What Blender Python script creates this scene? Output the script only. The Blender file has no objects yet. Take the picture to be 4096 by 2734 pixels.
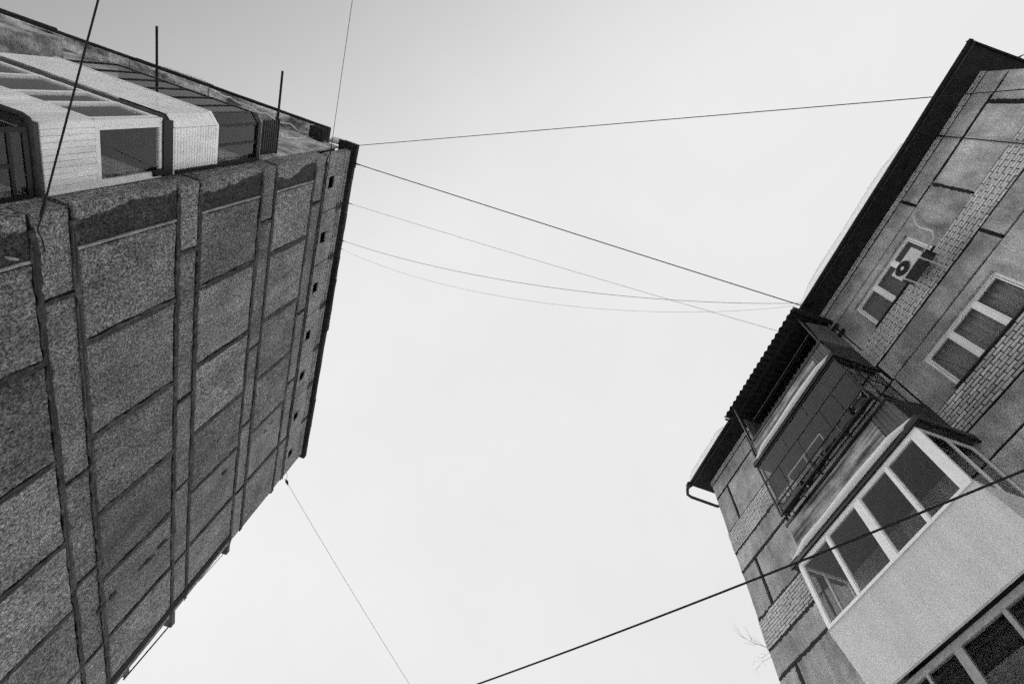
import bpy, math, random
from mathutils import Vector, Matrix
random.seed(7)
R = random.Random(11)
scene = bpy.context.scene
col = scene.collection
H = 1.6                                     # eye height; every z below is measured from the eye
# ------------------------------------------------------------------ camera
cam_d = bpy.data.cameras.new('camera')
cam_d.sensor_width = 36.0
cam_d.lens = 17.807
cam_d.clip_start = 0.05
cam_d.clip_end = 4000
cam = bpy.data.objects.new('camera', cam_d)
col.objects.link(cam)
zx, zy, f = 0.13446571, -0.46244873, 0.98928456
az = math.radians(107.9)
Z = Vector((zx, zy, f)).normalized()
a_ = (Vector((1, 0, 0)) - Z * Z.x).normalized()
b_ = Z.cross(a_)
Yv = math.cos(az) * a_ + math.sin(az) * b_
Xv = Yv.cross(Z)
rot = Matrix(((Xv.x, -Xv.y, -Xv.z), (Yv.x, -Yv.y, -Yv.z), (Z.x, -Z.y, -Z.z)))
cam.matrix_world = Matrix.Translation((0, 0, H)) @ rot.to_4x4()
scene.camera = cam
# ------------------------------------------------------------------ sky, sun, exposure
SUN_EL, SUN_AZ = math.radians(34), math.radians(116)      # direction angle in the XY plane
world = bpy.data.worlds.new('World')
scene.world = world
world.use_nodes = True
wn, wl = world.node_tree.nodes, world.node_tree.links
wn.clear()
sky = wn.new('ShaderNodeTexSky')
sky.sky_type = 'NISHITA'
sky.sun_disc = False
sky.sun_elevation = SUN_EL
sky.sun_rotation = math.radians(90) - SUN_AZ
sky.air_density = 1.0
sky.dust_density = 3.0
sky.ozone_density = 1.0
bw = wn.new('ShaderNodeRGBToBW')
# even cloud deck in front of the sky, brightening softly towards the veiled sun
tc = wn.new('ShaderNodeTexCoord')
dp = wn.new('ShaderNodeVectorMath'); dp.operation = 'DOT_PRODUCT'
dp.inputs[1].default_value = (0.75, 0.66, 0)
deck = wn.new('ShaderNodeMapRange'); deck.interpolation_type = 'SMOOTHSTEP'
deck.inputs['From Min'].default_value = -0.72; deck.inputs['From Max'].default_value = 0.12
deck.inputs['To Min'].default_value = 2.5; deck.inputs['To Max'].default_value = 6.9
mixv = wn.new('ShaderNodeMath'); mixv.operation = 'MULTIPLY_ADD'
mixv.inputs[1].default_value = 0.012
bg = wn.new('ShaderNodeBackground')
bg.inputs['Strength'].default_value = 0.12
wo = wn.new('ShaderNodeOutputWorld')
cl = wn.new('ShaderNodeTexNoise'); cl.inputs['Scale'].default_value = 2.6; cl.inputs['Detail'].default_value = 5.0; cl.inputs['Roughness'].default_value = 0.6
cm = wn.new('ShaderNodeMapRange'); cm.inputs['To Min'].default_value = 0.93; cm.inputs['To Max'].default_value = 1.07
cx = wn.new('ShaderNodeMath'); cx.operation = 'MULTIPLY'
wl.new(tc.outputs['Generated'], cl.inputs['Vector']); wl.new(cl.outputs['Fac'], cm.inputs['Value'])
wl.new(tc.outputs['Generated'], dp.inputs[0]); wl.new(dp.outputs['Value'], deck.inputs['Value'])
wl.new(sky.outputs[0], bw.inputs[0]); wl.new(bw.outputs[0], mixv.inputs[0]); wl.new(deck.outputs[0], cx.inputs[0]); wl.new(cm.outputs[0], cx.inputs[1]); wl.new(cx.outputs[0], mixv.inputs[2])
wl.new(mixv.outputs[0], bg.inputs['Color']); wl.new(bg.outputs[0], wo.inputs[0])
sun_d = bpy.data.lights.new('sun', 'SUN')
sun_d.energy = 1.5
sun_d.angle = math.radians(30)
sun_d.color = (1.0, 0.99, 0.98)
sun = bpy.data.objects.new('sun', sun_d)
col.objects.link(sun)
sd = Vector((math.cos(SUN_EL) * math.cos(SUN_AZ), math.cos(SUN_EL) * math.sin(SUN_AZ), math.sin(SUN_EL)))
sun.rotation_euler = sd.to_track_quat('Z', 'Y').to_euler()
scene.view_settings.view_transform = 'Standard'
scene.view_settings.look = 'None'
scene.view_settings.gamma = 1.0
scene.view_settings.exposure = 0.0
scene.view_settings.use_curve_mapping = False
scene.render.engine = 'CYCLES'
scene.cycles.use_denoising = False
scene.cycles.use_adaptive_sampling = True
scene.cycles.adaptive_threshold = 0.05
scene.cycles.adaptive_min_samples = 16
scene.cycles.max_bounces = 6
scene.cycles.transparent_max_bounces = 12
scene.cycles.sample_clamp_indirect = 3.0
# ------------------------------------------------------------------ materials
def grey_mat(name, g, rough=0.9, layers=(), rnd=0.0, bump=0.0, bscale=60, spec=0.2, metal=0.0, coat=0.0, stain=None):
    """layers: (scale xyz, amount, lo, hi) noise factors multiplied over grey g; world position keeps neighbours different"""
    m = bpy.data.materials.new(name); m.use_nodes = True
    n, l = m.node_tree.nodes, m.node_tree.links
    p = n['Principled BSDF']
    p.inputs['Roughness'].default_value = rough
    p.inputs['Specular IOR Level'].default_value = spec
    p.inputs['Metallic'].default_value = metal
    p.inputs['Coat Weight'].default_value = coat
    geo = n.new('ShaderNodeNewGeometry')
    val = n.new('ShaderNodeValue'); val.outputs[0].default_value = g
    cur = val.outputs[0]
    def math_(op, a, b):
        x = n.new('ShaderNodeMath'); x.operation = op
        for i, v in enumerate((a, b)):
            if isinstance(v, (int, float)): x.inputs[i].default_value = v
            else: l.new(v, x.inputs[i])
        return x.outputs[0]
    def noise(sc, detail=3.0, rough_=0.55, offs=0.0):
        mp = n.new('ShaderNodeMapping')
        mp.inputs['Scale'].default_value = sc if isinstance(sc, (tuple, list)) else (sc, sc, sc)
        mp.inputs['Location'].default_value = (offs, offs * 1.7, offs * 0.6)
        l.new(geo.outputs['Position'], mp.inputs['Vector'])
        t = n.new('ShaderNodeTexNoise')
        t.inputs['Scale'].default_value = 1.0
        t.inputs['Detail'].default_value = detail
        t.inputs['Roughness'].default_value = rough_
        l.new(mp.outputs[0], t.inputs['Vector'])
        return t.outputs['Fac']
    for i, (sc, amt, lo, hi) in enumerate(layers):
        f_ = noise(sc, 4.0 if not isinstance(sc, (int, float)) or sc < 20 else 2.0, 0.6, i * 3.3)
        mr = n.new('ShaderNodeMapRange')
        mr.inputs['From Min'].default_value = lo; mr.inputs['From Max'].default_value = hi
        mr.inputs['To Min'].default_value = 1 - amt; mr.inputs['To Max'].default_value = 1 + amt
        l.new(f_, mr.inputs['Value'])
        cur = math_('MULTIPLY', cur, mr.outputs[0])
    if rnd:
        oi = n.new('ShaderNodeObjectInfo')
        cur = math_('MULTIPLY', cur, math_('ADD', math_('MULTIPLY', oi.outputs['Random'], 2 * rnd), 1 - rnd))
    if stain:
        cur = stain(n, l, geo, noise, math_, cur)
    cmb = n.new('ShaderNodeCombineColor')
    for i in range(3): l.new(cur, cmb.inputs[i])
    l.new(cmb.outputs[0], p.inputs['Base Color'])
    if bump:
        b = n.new('ShaderNodeBump'); b.inputs['Strength'].default_value = bump; b.inputs['Distance'].default_value = 0.02
        l.new(noise(bscale, 3.0, 0.65, 9.0), b.inputs['Height']); l.new(b.outputs[0], p.inputs['Normal'])
    return m

def corner_stain(n, l, geo, noise, math_, cur):
    # tar wash that ran down from the corner edge: a ragged dark patch with its own outline
    sep = n.new('ShaderNodeSeparateXYZ'); l.new(geo.outputs['Position'], sep.inputs[0])
    e = math_('ADD', math_('MULTIPLY', noise((1, 1, 0.9), 2.0, 0.5, 4.0), 0.9), math_('MULTIPLY', noise((6, 9, 5), 3.0, 0.6, 1.0), 0.12))
    lim = math_('ADD', e, 3.22)
    mr = n.new('ShaderNodeMapRange')
    mr.inputs['From Min'].default_value = -0.012; mr.inputs['From Max'].default_value = 0.012
    mr.inputs['To Min'].default_value = 1.0; mr.inputs['To Max'].default_value = 0.22
    l.new(math_('SUBTRACT', sep.outputs[1], lim), mr.inputs['Value'])
    return math_('MULTIPLY', cur, mr.outputs[0])

AGG = [(60, 0.6, 0.3, 0.7), (26, 0.75, 0.34, 0.66), (11, 0.38, 0.32, 0.68), ((1.3, 1.3, 1.3), 0.26, 0.34, 0.66), ((3, 5, 0.5), 0.13, 0.34, 0.66)]
MT = {
 'panel':   grey_mat('pebble_dash_panel', 0.165, 0.95, AGG, rnd=0.30, bump=0.5, bscale=45),
 'belt':    grey_mat('pebble_dash_belt', 0.18, 0.95, AGG, rnd=0.12, bump=0.5, bscale=45),
 'corner':  grey_mat('stained_corner_concrete', 0.20, 0.95, AGG, rnd=0.1, bump=0.4, bscale=45, stain=corner_stain),
 'attic':   grey_mat('attic_concrete', 0.21, 0.95, AGG, rnd=0.1, bump=0.4),
 'joint':   grey_mat('tarred_joint', 0.018, 0.9, [(14, 0.5, 0.3, 0.7), (3, 0.3, 0.3, 0.7)], bump=0.6, bscale=30),
 'mortar':  grey_mat('pale_mortar', 0.30, 0.95, [(30, 0.3, 0.3, 0.7), (6, 0.3, 0.3, 0.7)], bump=0.4),
 'tar':     grey_mat('black_tar', 0.012, 0.6, [(12, 0.4, 0.3, 0.7)], spec=0.3),
 'sealant': grey_mat('smeared_joint_sealant', 0.062, 0.9, [(30, 0.5, 0.3, 0.7), (7, 0.45, 0.34, 0.66), ((1.5, 1.5, 1.5), 0.3, 0.34, 0.66)], rnd=0.25, bump=0.5, bscale=40),
 'void':    grey_mat('vent_hole_shade', 0.002, 0.95, [], spec=0.0),
 'dull':    grey_mat('dulled_white_frame', 0.34, 0.6, [(9, 0.2, 0.3, 0.7), (45, 0.2, 0.3, 0.7)], spec=0.3),
 'tarjoint': grey_mat('tarred_seam', 0.016, 0.8, [(14, 0.5, 0.3, 0.7)], bump=0.4),
 'cornice': grey_mat('dark_cornice', 0.025, 0.9, [(10, 0.5, 0.3, 0.7), (2, 0.4, 0.3, 0.7)], rnd=0.3, bump=0.5),  # very dark grey, mottled and varied from slab to slab
 'plaster': grey_mat('peeling_plaster', 0.36, 0.95, [((2.2, 2.2, 2.2), 0.55, 0.35, 0.65), (9, 0.3, 0.3, 0.7), (45, 0.3, 0.3, 0.7)], bump=0.4),
 'soffit':  grey_mat('stained_soffit', 0.5, 0.95, [((1.0, 2.5, 1.0), 0.7, 0.38, 0.62), (7, 0.4, 0.3, 0.7), (45, 0.3, 0.3, 0.7)], bump=0.4),
 'white':   grey_mat('white_plastic', 0.92, 0.45, [(5, 0.06, 0.3, 0.7), (40, 0.05, 0.3, 0.7)], spec=0.4),
 'siding':  grey_mat('white_metal_siding', 0.93, 0.3, [((4, 4, 1.2), 0.12, 0.3, 0.7), (40, 0.06, 0.3, 0.7)], spec=0.7, metal=0.1, rnd=0.04, coat=0.6),
 'plank':   grey_mat('white_painted_plank', 0.86, 0.6, [((5, 5, 0.8), 0.2, 0.3, 0.7), (40, 0.1, 0.3, 0.7)], spec=0.6, rnd=0.08, coat=0.3),
 'black':   grey_mat('black_painted_steel', 0.010, 0.5, [(8, 0.4, 0.3, 0.7)], spec=0.35),
 'darkmet': grey_mat('dark_weathered_metal', 0.03, 0.6, [(6, 0.4, 0.3, 0.7), (30, 0.3, 0.3, 0.7)], spec=0.3),
 'ribbed':  grey_mat('dark_ribbed_sheet', 0.04, 0.6, [(6, 0.3, 0.3, 0.7)], spec=0.3),
 'rplaster':grey_mat('grey_smooth_panel', 0.42, 0.95, [((0.9, 0.9, 0.9), 0.38, 0.34, 0.66), ((3, 5, 1.2), 0.18, 0.34, 0.66), (30, 0.3, 0.32, 0.68), (70, 0.35, 0.3, 0.7)], rnd=0.14, bump=0.3, bscale=60),
 'brick':   grey_mat('silicate_brick', 0.56, 0.9, [(18, 0.2, 0.3, 0.7), (60, 0.2, 0.3, 0.7), ((1.2, 1.2, 2), 0.25, 0.3, 0.7)], rnd=0.25, bump=0.4),
 'brickmor':grey_mat('dark_brick_mortar', 0.022, 0.95, [(20, 0.4, 0.3, 0.7)]),
 'eave':    grey_mat('tarred_eave_board', 0.018, 0.75, [(5, 0.4, 0.3, 0.7), (40, 0.3, 0.3, 0.7)], spec=0.2, rnd=0.2),
 'wparapet':grey_mat('weathered_concrete_parapet', 0.28, 0.95, [((6, 0.6, 9), 0.7, 0.38, 0.62), ((2, 2, 2), 0.4, 0.34, 0.66), (45, 0.35, 0.3, 0.7)], bump=0.3),
 'cream':   grey_mat('pale_smooth_cladding', 0.82, 0.7, [((0.7, 0.7, 0.7), 0.08, 0.3, 0.7), ((2.5, 3.5, 0.5), 0.07, 0.36, 0.64), (55, 0.2, 0.3, 0.7)], spec=0.3),
 'slab':    grey_mat('balcony_slab_concrete', 0.07, 0.95, [(5, 0.4, 0.3, 0.7), (40, 0.3, 0.3, 0.7)], bump=0.3),
 'board':   grey_mat('grey_side_board', 0.12, 0.9, [((4, 4, 1), 0.4, 0.3, 0.7), (30, 0.3, 0.3, 0.7)]),
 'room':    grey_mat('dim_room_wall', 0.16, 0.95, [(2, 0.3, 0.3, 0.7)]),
 'curtain': grey_mat('pale_curtain', 0.34, 0.95, [((1.5, 9, 0.6), 0.25, 0.3, 0.7)]),
 'acwhite': grey_mat('off_white_metal', 0.58, 0.5, [(9, 0.12, 0.3, 0.7)], spec=0.4),
 'acbody':  grey_mat('grey_metal_casing', 0.055, 0.5, [(9, 0.2, 0.3, 0.7)], spec=0.4),
 'cable':   grey_mat('black_cable', 0.012, 0.6, [], spec=0.3),
 'wire':    grey_mat('grey_wire', 0.05, 0.6, [], spec=0.3),
 'snowground': grey_mat('trodden_snow_ground', 0.80, 0.95, [(0.15, 0.12, 0.3, 0.7), (3, 0.1, 0.3, 0.7)], bump=0.3),  # unseen snow ground, made this bright so its bounce lifts the facades
 'cloth':   grey_mat('dark_tarpaulin', 0.020, 0.8, [(4, 0.5, 0.3, 0.7)], bump=0.5, bscale=12),
 'bark':    grey_mat('grey_bark', 0.08, 0.95, [(20, 0.4, 0.3, 0.7)], bump=0.5),
}
def glass_mat(name, tint, ior):
    m = bpy.data.materials.new(name); m.use_nodes = True
    n, l = m.node_tree.nodes, m.node_tree.links
    n.remove(n['Principled BSDF'])
    out = n['Material Output']
    tr = n.new('ShaderNodeBsdfTransparent'); tr.inputs[0].default_value = (tint, tint, tint, 1)
    gl = n.new('ShaderNodeBsdfGlossy'); gl.inputs['Roughness'].default_value = 0.015
    fr = n.new('ShaderNodeFresnel'); fr.inputs['IOR'].default_value = ior
    mx = n.new('ShaderNodeMixShader')
    ge = n.new('ShaderNodeNewGeometry')        # the sheet reflects at its front face only; no refraction, so none inside
    inv = n.new('ShaderNodeMath'); inv.operation = 'SUBTRACT'; inv.inputs[0].default_value = 1.0
    mu = n.new('ShaderNodeMath'); mu.operation = 'MULTIPLY'
    l.new(ge.outputs['Backfacing'], inv.inputs[1]); l.new(inv.outputs[0], mu.inputs[0]); l.new(fr.outputs[0], mu.inputs[1])
    l.new(mu.outputs[0], mx.inputs[0]); l.new(tr.outputs[0], mx.inputs[1]); l.new(gl.outputs[0], mx.inputs[2])
    l.new(mx.outputs[0], out.inputs[0])
    return m
MT['glass'] = glass_mat('window_glass', 0.85, 1.55)
def snow_mat(name, trl):
    m = bpy.data.materials.new(name); m.use_nodes = True
    n, l = m.node_tree.nodes, m.node_tree.links
    n.remove(n['Principled BSDF'])
    d = n.new('ShaderNodeBsdfDiffuse'); d.inputs[0].default_value = (0.92, 0.92, 0.92, 1)
    t = n.new('ShaderNodeBsdfTranslucent'); t.inputs[0].default_value = (0.95, 0.95, 0.95, 1)
    mx = n.new('ShaderNodeMixShader'); mx.inputs[0].default_value = trl
    l.new(d.outputs[0], mx.inputs[1]); l.new(t.outputs[0], mx.inputs[2])
    tp = n.new('ShaderNodeBsdfTransparent'); m2 = n.new('ShaderNodeMixShader'); m2.inputs[0].default_value = 0.45 if trl > .5 else 0.0
    l.new(mx.outputs[0], m2.inputs[1]); l.new(tp.outputs[0], m2.inputs[2]); l.new(m2.outputs[0], n['Material Output'].inputs[0])
    return m
MT['snow'] = snow_mat('snow_cornice', 0.9); MT['ledgesnow'] = snow_mat('packed_snow', 0.08)
# ------------------------------------------------------------------ mesh helpers
class MB:
    def __init__(s): s.v, s.f = [], []
    def poly(s, pts, faces):
        o = len(s.v); s.v += [tuple(p) for p in pts]; s.f += [tuple(o + i for i in q) for q in faces]; return s
    def box(s, x0, x1, y0, y1, z0, z1):
        x0, x1 = sorted((x0, x1)); y0, y1 = sorted((y0, y1)); z0, z1 = sorted((z0, z1))
        p = [(x, y, z) for z in (z0, z1) for y in (y0, y1) for x in (x0, x1)]
        return s.poly(p, [(0, 2, 3, 1), (4, 5, 7, 6), (0, 1, 5, 4), (2, 6, 7, 3), (0, 4, 6, 2), (1, 3, 7, 5)])
    def prism(s, pts, off):
        """polygon pts extruded by vector off"""
        n = len(pts); q = [tuple(Vector(p) + Vector(off)) for p in pts]
        return s.poly(list(pts) + q, [tuple(range(n - 1, -1, -1)), tuple(range(n, 2 * n))] + [(i, (i + 1) % n, n + (i + 1) % n, n + i) for i in range(n)])
    def tube(s, pts, r, k=8, cap=True):
        pts = [Vector(p) for p in pts]; n = len(pts)
        rr = r if isinstance(r, (list, tuple)) else [r] * n
        base = len(s.v); up = None
        for i, p in enumerate(pts):
            t = (pts[min(i + 1, n - 1)] - pts[max(i - 1, 0)]).normalized()
            if up is None:
                up = Vector((0, 0, 1)) if abs(t.z) < 0.9 else Vector((1, 0, 0))
            u = (up - t * up.dot(t)).normalized(); w = t.cross(u); up = u
            for j in range(k):
                a = 2 * math.pi * j / k
                s.v.append(tuple(p + (u * math.cos(a) + w * math.sin(a)) * rr[i]))
        for i in range(n - 1):
            for j in range(k):
                a, b = base + i * k + j, base + i * k + (j + 1) % k
                s.f.append((a, b, b + k, a + k))
        if cap:
            s.f.append(tuple(base + j for j in range(k - 1, -1, -1)))
            s.f.append(tuple(base + (n - 1) * k + j for j in range(k)))
        return s
    def panel(s, axis, face, depth, u0, u1, z0, z1, ch=0.018, jit=0.012, step=0.4, rng=R):
        """slab facing along axis ('x' or 'y'); face = coordinate of the front, back = face - depth (signed)"""
        def side(a, b, fixed, horiz, inward):
            n = max(1, int(abs(b - a) / step)); out = []
            for i in range(n):
                t = a + (b - a) * i / n
                d = rng.uniform(0, jit) * inward if i else 0
                out.append((t, fixed + d) if horiz else (fixed + d, t))
            return out
        o = side(u0, u1, z0, True, 1) + side(z0, z1, u1, False, -1) + side(u1, u0, z1, True, -1) + side(z1, z0, u0, False, 1)
        cu, cz = (u0 + u1) / 2, (z0 + z1) / 2
        n = len(o)
        def inset(p):
            return (p[0] - max(-ch, min(ch, (p[0] - cu))) , p[1] - max(-ch, min(ch, (p[1] - cz))))
        sg = 1 if depth > 0 else -1
        P = lambda p, d: (d, p[0], p[1]) if axis == 'x' else (p[0], d, p[1])
        v = [P(inset(p), face) for p in o] + [P(p, face - sg * ch) for p in o] + [P(p, face - depth) for p in o]
        fc = [tuple(range(n))] + [(i, n + i, n + (i + 1) % n, (i + 1) % n) for i in range(n)] + [(n + i, 2 * n + i, 2 * n + (i + 1) % n, n + (i + 1) % n) for i in range(n)]
        return s.poly(v, fc)
    def build(s, name, mat, parent=None, origin=None, smooth=False):
        if origin is None:
            xs = list(zip(*s.v)); origin = ((min(xs[0]) + max(xs[0])) / 2, (min(xs[1]) + max(xs[1])) / 2, min(xs[2]))
        me = bpy.data.meshes.new(name)
        me.from_pydata([(a - origin[0], b - origin[1], c - origin[2]) for a, b, c in s.v], [], s.f)
        me.materials.append(MT[mat] if isinstance(mat, str) else mat)
        me.update()
        import bmesh
        bm = bmesh.new(); bm.from_mesh(me); bmesh.ops.recalc_face_normals(bm, faces=bm.faces); bm.to_mesh(me); bm.free()
        if smooth: me.polygons.foreach_set('use_smooth', [True] * len(me.polygons))
        o = bpy.data.objects.new(name, me); col.objects.link(o)
        place(o, (origin[0], origin[1], origin[2] + H), parent)
        return o
WORLD = {}
def place(o, loc, parent):
    WORLD[o.name] = Vector(loc)
    if parent is not None:
        o.parent = parent
        o.location = Vector(loc) - WORLD[parent.name]
    else:
        o.location = loc
def tag(o, label=None, cat=None, group=None, kind=None):
    if label: o['label'] = label
    if cat: o['category'] = cat
    if group: o['group'] = group
    if kind: o['kind'] = kind
    return o
def empty(name, loc, label, cat, group=None):
    o = bpy.data.objects.new(name, None); col.objects.link(o)
    place(o, (loc[0], loc[1], loc[2] + H), None)
    return tag(o, label, cat, group)
def bx(name, mat, parent, *b): return MB().box(*b).build(name, mat, parent)
G0 = -H
# ================================================================== ground
gnd = MB()
S = 1200
gnd.poly([(-S, -S, G0), (S, -S, G0), (S, S, G0), (-S, S, G0)], [(0, 1, 2, 3)])
tag(gnd.build('ground', 'snowground', None, (0, 0, G0)), kind='structure')
# ================================================================== LEFT BUILDING
XL, Y0, Y1 = -6.5, 3.5, 16.5
LB = empty('apartment_building', (-13.0, 10.0, G0), 'large panel apartment block with blind pebble-dash end wall, on the left', 'building')
core = MB()
core.box(-20, XL - 0.07, Y0 + 0.06, Y1 - 0.06, G0, 14.99)
core.box(-20, XL - 0.5, Y0 + 0.06, Y1 - 0.06, 14.99, 16.55)
core.build('core_wall', 'joint', LB)
bx('long_wall', 'plaster', LB, -20, XL - 0.42, Y0 + 0.002, Y0 + 0.055, G0, 16.62)
bx('rear_wall', 'plaster', LB, -20, XL - 0.3, Y1 - 0.055, Y1 - 0.03, G0, 16.62)
bands = [('p', 12.24, 14.30), ('b', 14.30, 14.96), ('b', 11.63, 12.24), ('p', 9.45, 11.63), ('b', 8.85, 9.45), ('p', 6.66, 8.85), ('b', 6.04, 6.66), ('p', 3.86, 6.04), ('b', 3.24, 3.86), ('p', 1.06, 3.24), ('b', 0.44, 1.06), ('p', G0, 0.44)]
YP = [4.18, 5.88, 7.95, 10.0, 12.05, 14.2, Y1]
YB = [3.52, 4.9, 8.63, 11.44, 14.25, Y1]
g = 0.042
for kind, z0, z1 in bands:
    if kind == 'p':
        MB().panel('x', XL, 0.38, Y0, YP[0] - 0.03, z0 + g, z1 - g, ch=0.03, jit=0.02).build('corner_panel', 'corner', LB)
        MB().panel('x', XL + 0.004, 0.06, YP[0] - 0.028, YP[0] + 0.03, z0 + g, z1 - g, ch=0.012, jit=0.012, step=0.15).build('mortar_strip', 'mortar', LB)
        for i in range(len(YP) - 1):
            a = YP[i] + (0.034 if i == 0 else g); b = YP[i + 1] - (g if i < len(YP) - 2 else 0.0)
            dz = R.uniform(-0.012, 0.012)
            MB().panel('x', XL + R.uniform(-0.012, 0.012), 0.06, a + R.uniform(0, .012), b - R.uniform(0, .012), z0 + g + abs(dz), z1 - g, ch=0.025, jit=0.034, step=0.26).build('wall_panel', 'panel', LB)
    else:
        for i in range(len(YB) - 1):
            a = YB[i] + (g if i else 0); b = YB[i + 1] - (g if i < len(YB) - 2 else 0)
            MB().panel('x', XL - 0.012 + R.uniform(-0.01, 0.01), 0.06 if i else 0.36, a, b, z0 + 0.03, z1 - 0.03, ch=0.022, jit=0.018, step=0.3).build('belt_panel', 'belt', LB)
def ribbon(p0, p1, w, x, mat, name, step=.13, lo_=.3, hi_=1.15):
    p0, p1 = Vector((0,) + p0), Vector((0,) + p1); d = (p1 - p0).normalized(); q = Vector((0, -d.z, d.y))
    n = max(4, int((p1 - p0).length / step)); lo, hi = [], []
    for i in range(n + 1):
        c = p0.lerp(p1, i / n); lo.append(c - q * w * R.uniform(lo_, hi_)); hi.append(c + q * w * R.uniform(lo_, hi_))
    MB().prism([(x, c.y, c.z) for c in lo] + [(x, c.y, c.z) for c in reversed(hi)], (-.03, 0, 0)).build(name, mat, LB)
for kind, z0, z1 in bands:
    if z1 < 3: continue
    if kind == 'p':
        for y in YP[1:-1]:
            ribbon((y, z0 + .05), (y, z1 - .05), .085, XL + .0145, 'sealant', 'sealant_strip')
            t0 = R.uniform(0, .4); t1 = R.uniform(.6, 1.0)
            ribbon((y + .02, z0 + (z1 - z0) * t0), (y + .02, z0 + (z1 - z0) * t1), .016, XL + .0175, 'tar', 'seam_crack', .1, .2, 1.2)
    else:
        for z in (z0, z1):
            for i in range(len(YB) - 1):
                ribbon((YB[i] + (.2 if i == 0 else 0), z), (YB[i + 1], z), .07, XL + .0150 + .0006 * (i % 2), 'sealant', 'sealant_strip')
                a = YB[i] + (YB[i + 1] - YB[i]) * R.uniform(0.05, .3); b = YB[i] + (YB[i + 1] - YB[i]) * R.uniform(.6, .98)
                ribbon((a, z + R.uniform(-.02, .02)), (b, z + R.uniform(-.02, .02)), .02, XL + .0185, 'tar', 'seam_crack', .1, .2, 1.2)
        for y in YB[1:-1]: ribbon((y, z0 + .04), (y, z1 - .04), .05, XL + .0140, 'sealant', 'sealant_strip', .08)
# shallow relief rib near the far corner
MB().panel('x', XL + 0.03, 0.02, 15.95, 16.25, 6.7, 11.6, ch=0.008, jit=0.02, step=0.5).build('corner_rib', 'joint', LB)
# attic storey with square air vents
YA = [3.5, 5.3, 7.12, 9.05, 10.86, 12.62, 14.4, 16.5]
VW = 0.19
VENT = [4.37, 6.19, 8.02, 9.92, 11.68, 13.58, 15.50]
for i in range(7):
    a, b, v = YA[i] + (0.02 if i else 0), YA[i + 1] - (0.02 if i < 6 else 0), VENT[i]
    m = MB(); z0, z1, va, vb = 15.0, 16.12, 15.28, 15.64
    m.box(XL - 0.2, XL, a, v - VW, z0, z1); m.box(XL - 0.2, XL, v + VW, b, z0, z1)
    m.box(XL - 0.2, XL, v - VW, v + VW, z0, va); m.box(XL - 0.2, XL, v - VW, v + VW, vb, z1)
    m.build('attic_panel', 'attic', LB)
    MB().box(XL - 0.06, XL - 0.035, v - VW + .004, v + VW - .004, va + 0.004, vb - 0.004).build('air_vent', 'void', LB)  # black plate paints the unlit depth of the vent hole
    for j in range(5):      # thin string courses under the cornice
        zz = 16.14 + j * 0.096
        MB().panel('x', XL - 0.004 + (j % 2) * 0.012, 0.2, a, b, zz, zz + 0.08, ch=0.008, jit=0.008, step=0.2).build('string_course', 'attic', LB)
    if i:
        m = MB()
        for q in range(3):
            m.panel('x', XL + 0.016 + q * 0.003, 0.02, YA[i] - R.uniform(.06, .16), YA[i] + R.uniform(.05, .14), 16.1 + 0.14 * q, 16.3 + 0.15 * q, ch=0.004, jit=0.06, step=0.08)
        m.build('tar_patch', 'tar', LB)
# cornice slabs along the gable, each a little out of line
ys = [3.28, 4.05, 5.6, 7.2, 8.1, 9.3, 10.05, 10.3, 11.9, 13.6, 15.1, 16.75]
for i in range(len(ys) - 1):
    o = R.uniform(-0.025, 0.03)
    MB().panel('x', XL + 0.15 + o, 0.6, ys[i] + 0.006, ys[i + 1] - 0.006, 16.63 + R.uniform(-.015, .015), 16.86, ch=0.02, jit=0.03, step=0.25).build('cornice_slab', 'cornice', LB)
xs = [-7.36, -9.05, -11.3, -13.9, -16.5, -19.9]
for i in range(5):
    up = 0.0 if i < 4 else 0.03
    MB().panel('y', 3.06 - (0.05 if i == 4 else R.uniform(-.012, .012)), -0.8, xs[i + 1] + 0.012 + (0.0), xs[i] - 0.012, 16.70 + up, 16.9, ch=0.02, jit=0.02, step=0.3).build('cornice_slab', 'cornice', LB)
    MB().panel('y', 3.13, -0.36, xs[i + 1] + 0.02, xs[i] - 0.02, 16.61, 16.69, ch=0.01, jit=0.02, step=0.3).build('soffit_panel', 'soffit', LB)
MB().panel('y', 3.1, -0.36, -7.78, -7.34, 16.28, 16.6, ch=0.02, jit=0.03, step=0.1).build('broken_bracket', 'cornice', LB)
MB().panel('y', 3.14, -0.34, -16.62, -16.48, 15.9, 16.6, ch=0.02, jit=0.02, step=0.1).build('broken_bracket', 'cornice', LB)
bx('roof_slab', 'cornice', LB, -19.9, XL - 0.5, 3.92, Y1 + 0.1, 16.87, 17.0)
# pale edges of broken plaster under the eave
def edge_line(pts, w):
    MB().tube(pts, [w * R.uniform(.5, 1.4) for _ in pts], k=5).build('plaster_edge', 'white', LB)
p = []
for i in range(26):
    t = i / 25
    p.append((-11.2 + 3.0 * t, 3.16 + 0.26 * t + 0.05 * math.sin(9 * t * 3) * t + R.uniform(-.02, .02), 16.605))
edge_line(p, 0.016)
edge_line([(-8.25 + .06 * i + R.uniform(-.01, .01), 3.495, 15.6 - 0.1 * i + R.uniform(-.03, .03)) for i in range(5)], 0.016)
edge_line([(-7.9 + .09 * math.sin(i * .5) + R.uniform(-.01, .01), 3.495, 16.4 - 0.16 * i) for i in range(8)], 0.016)
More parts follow.
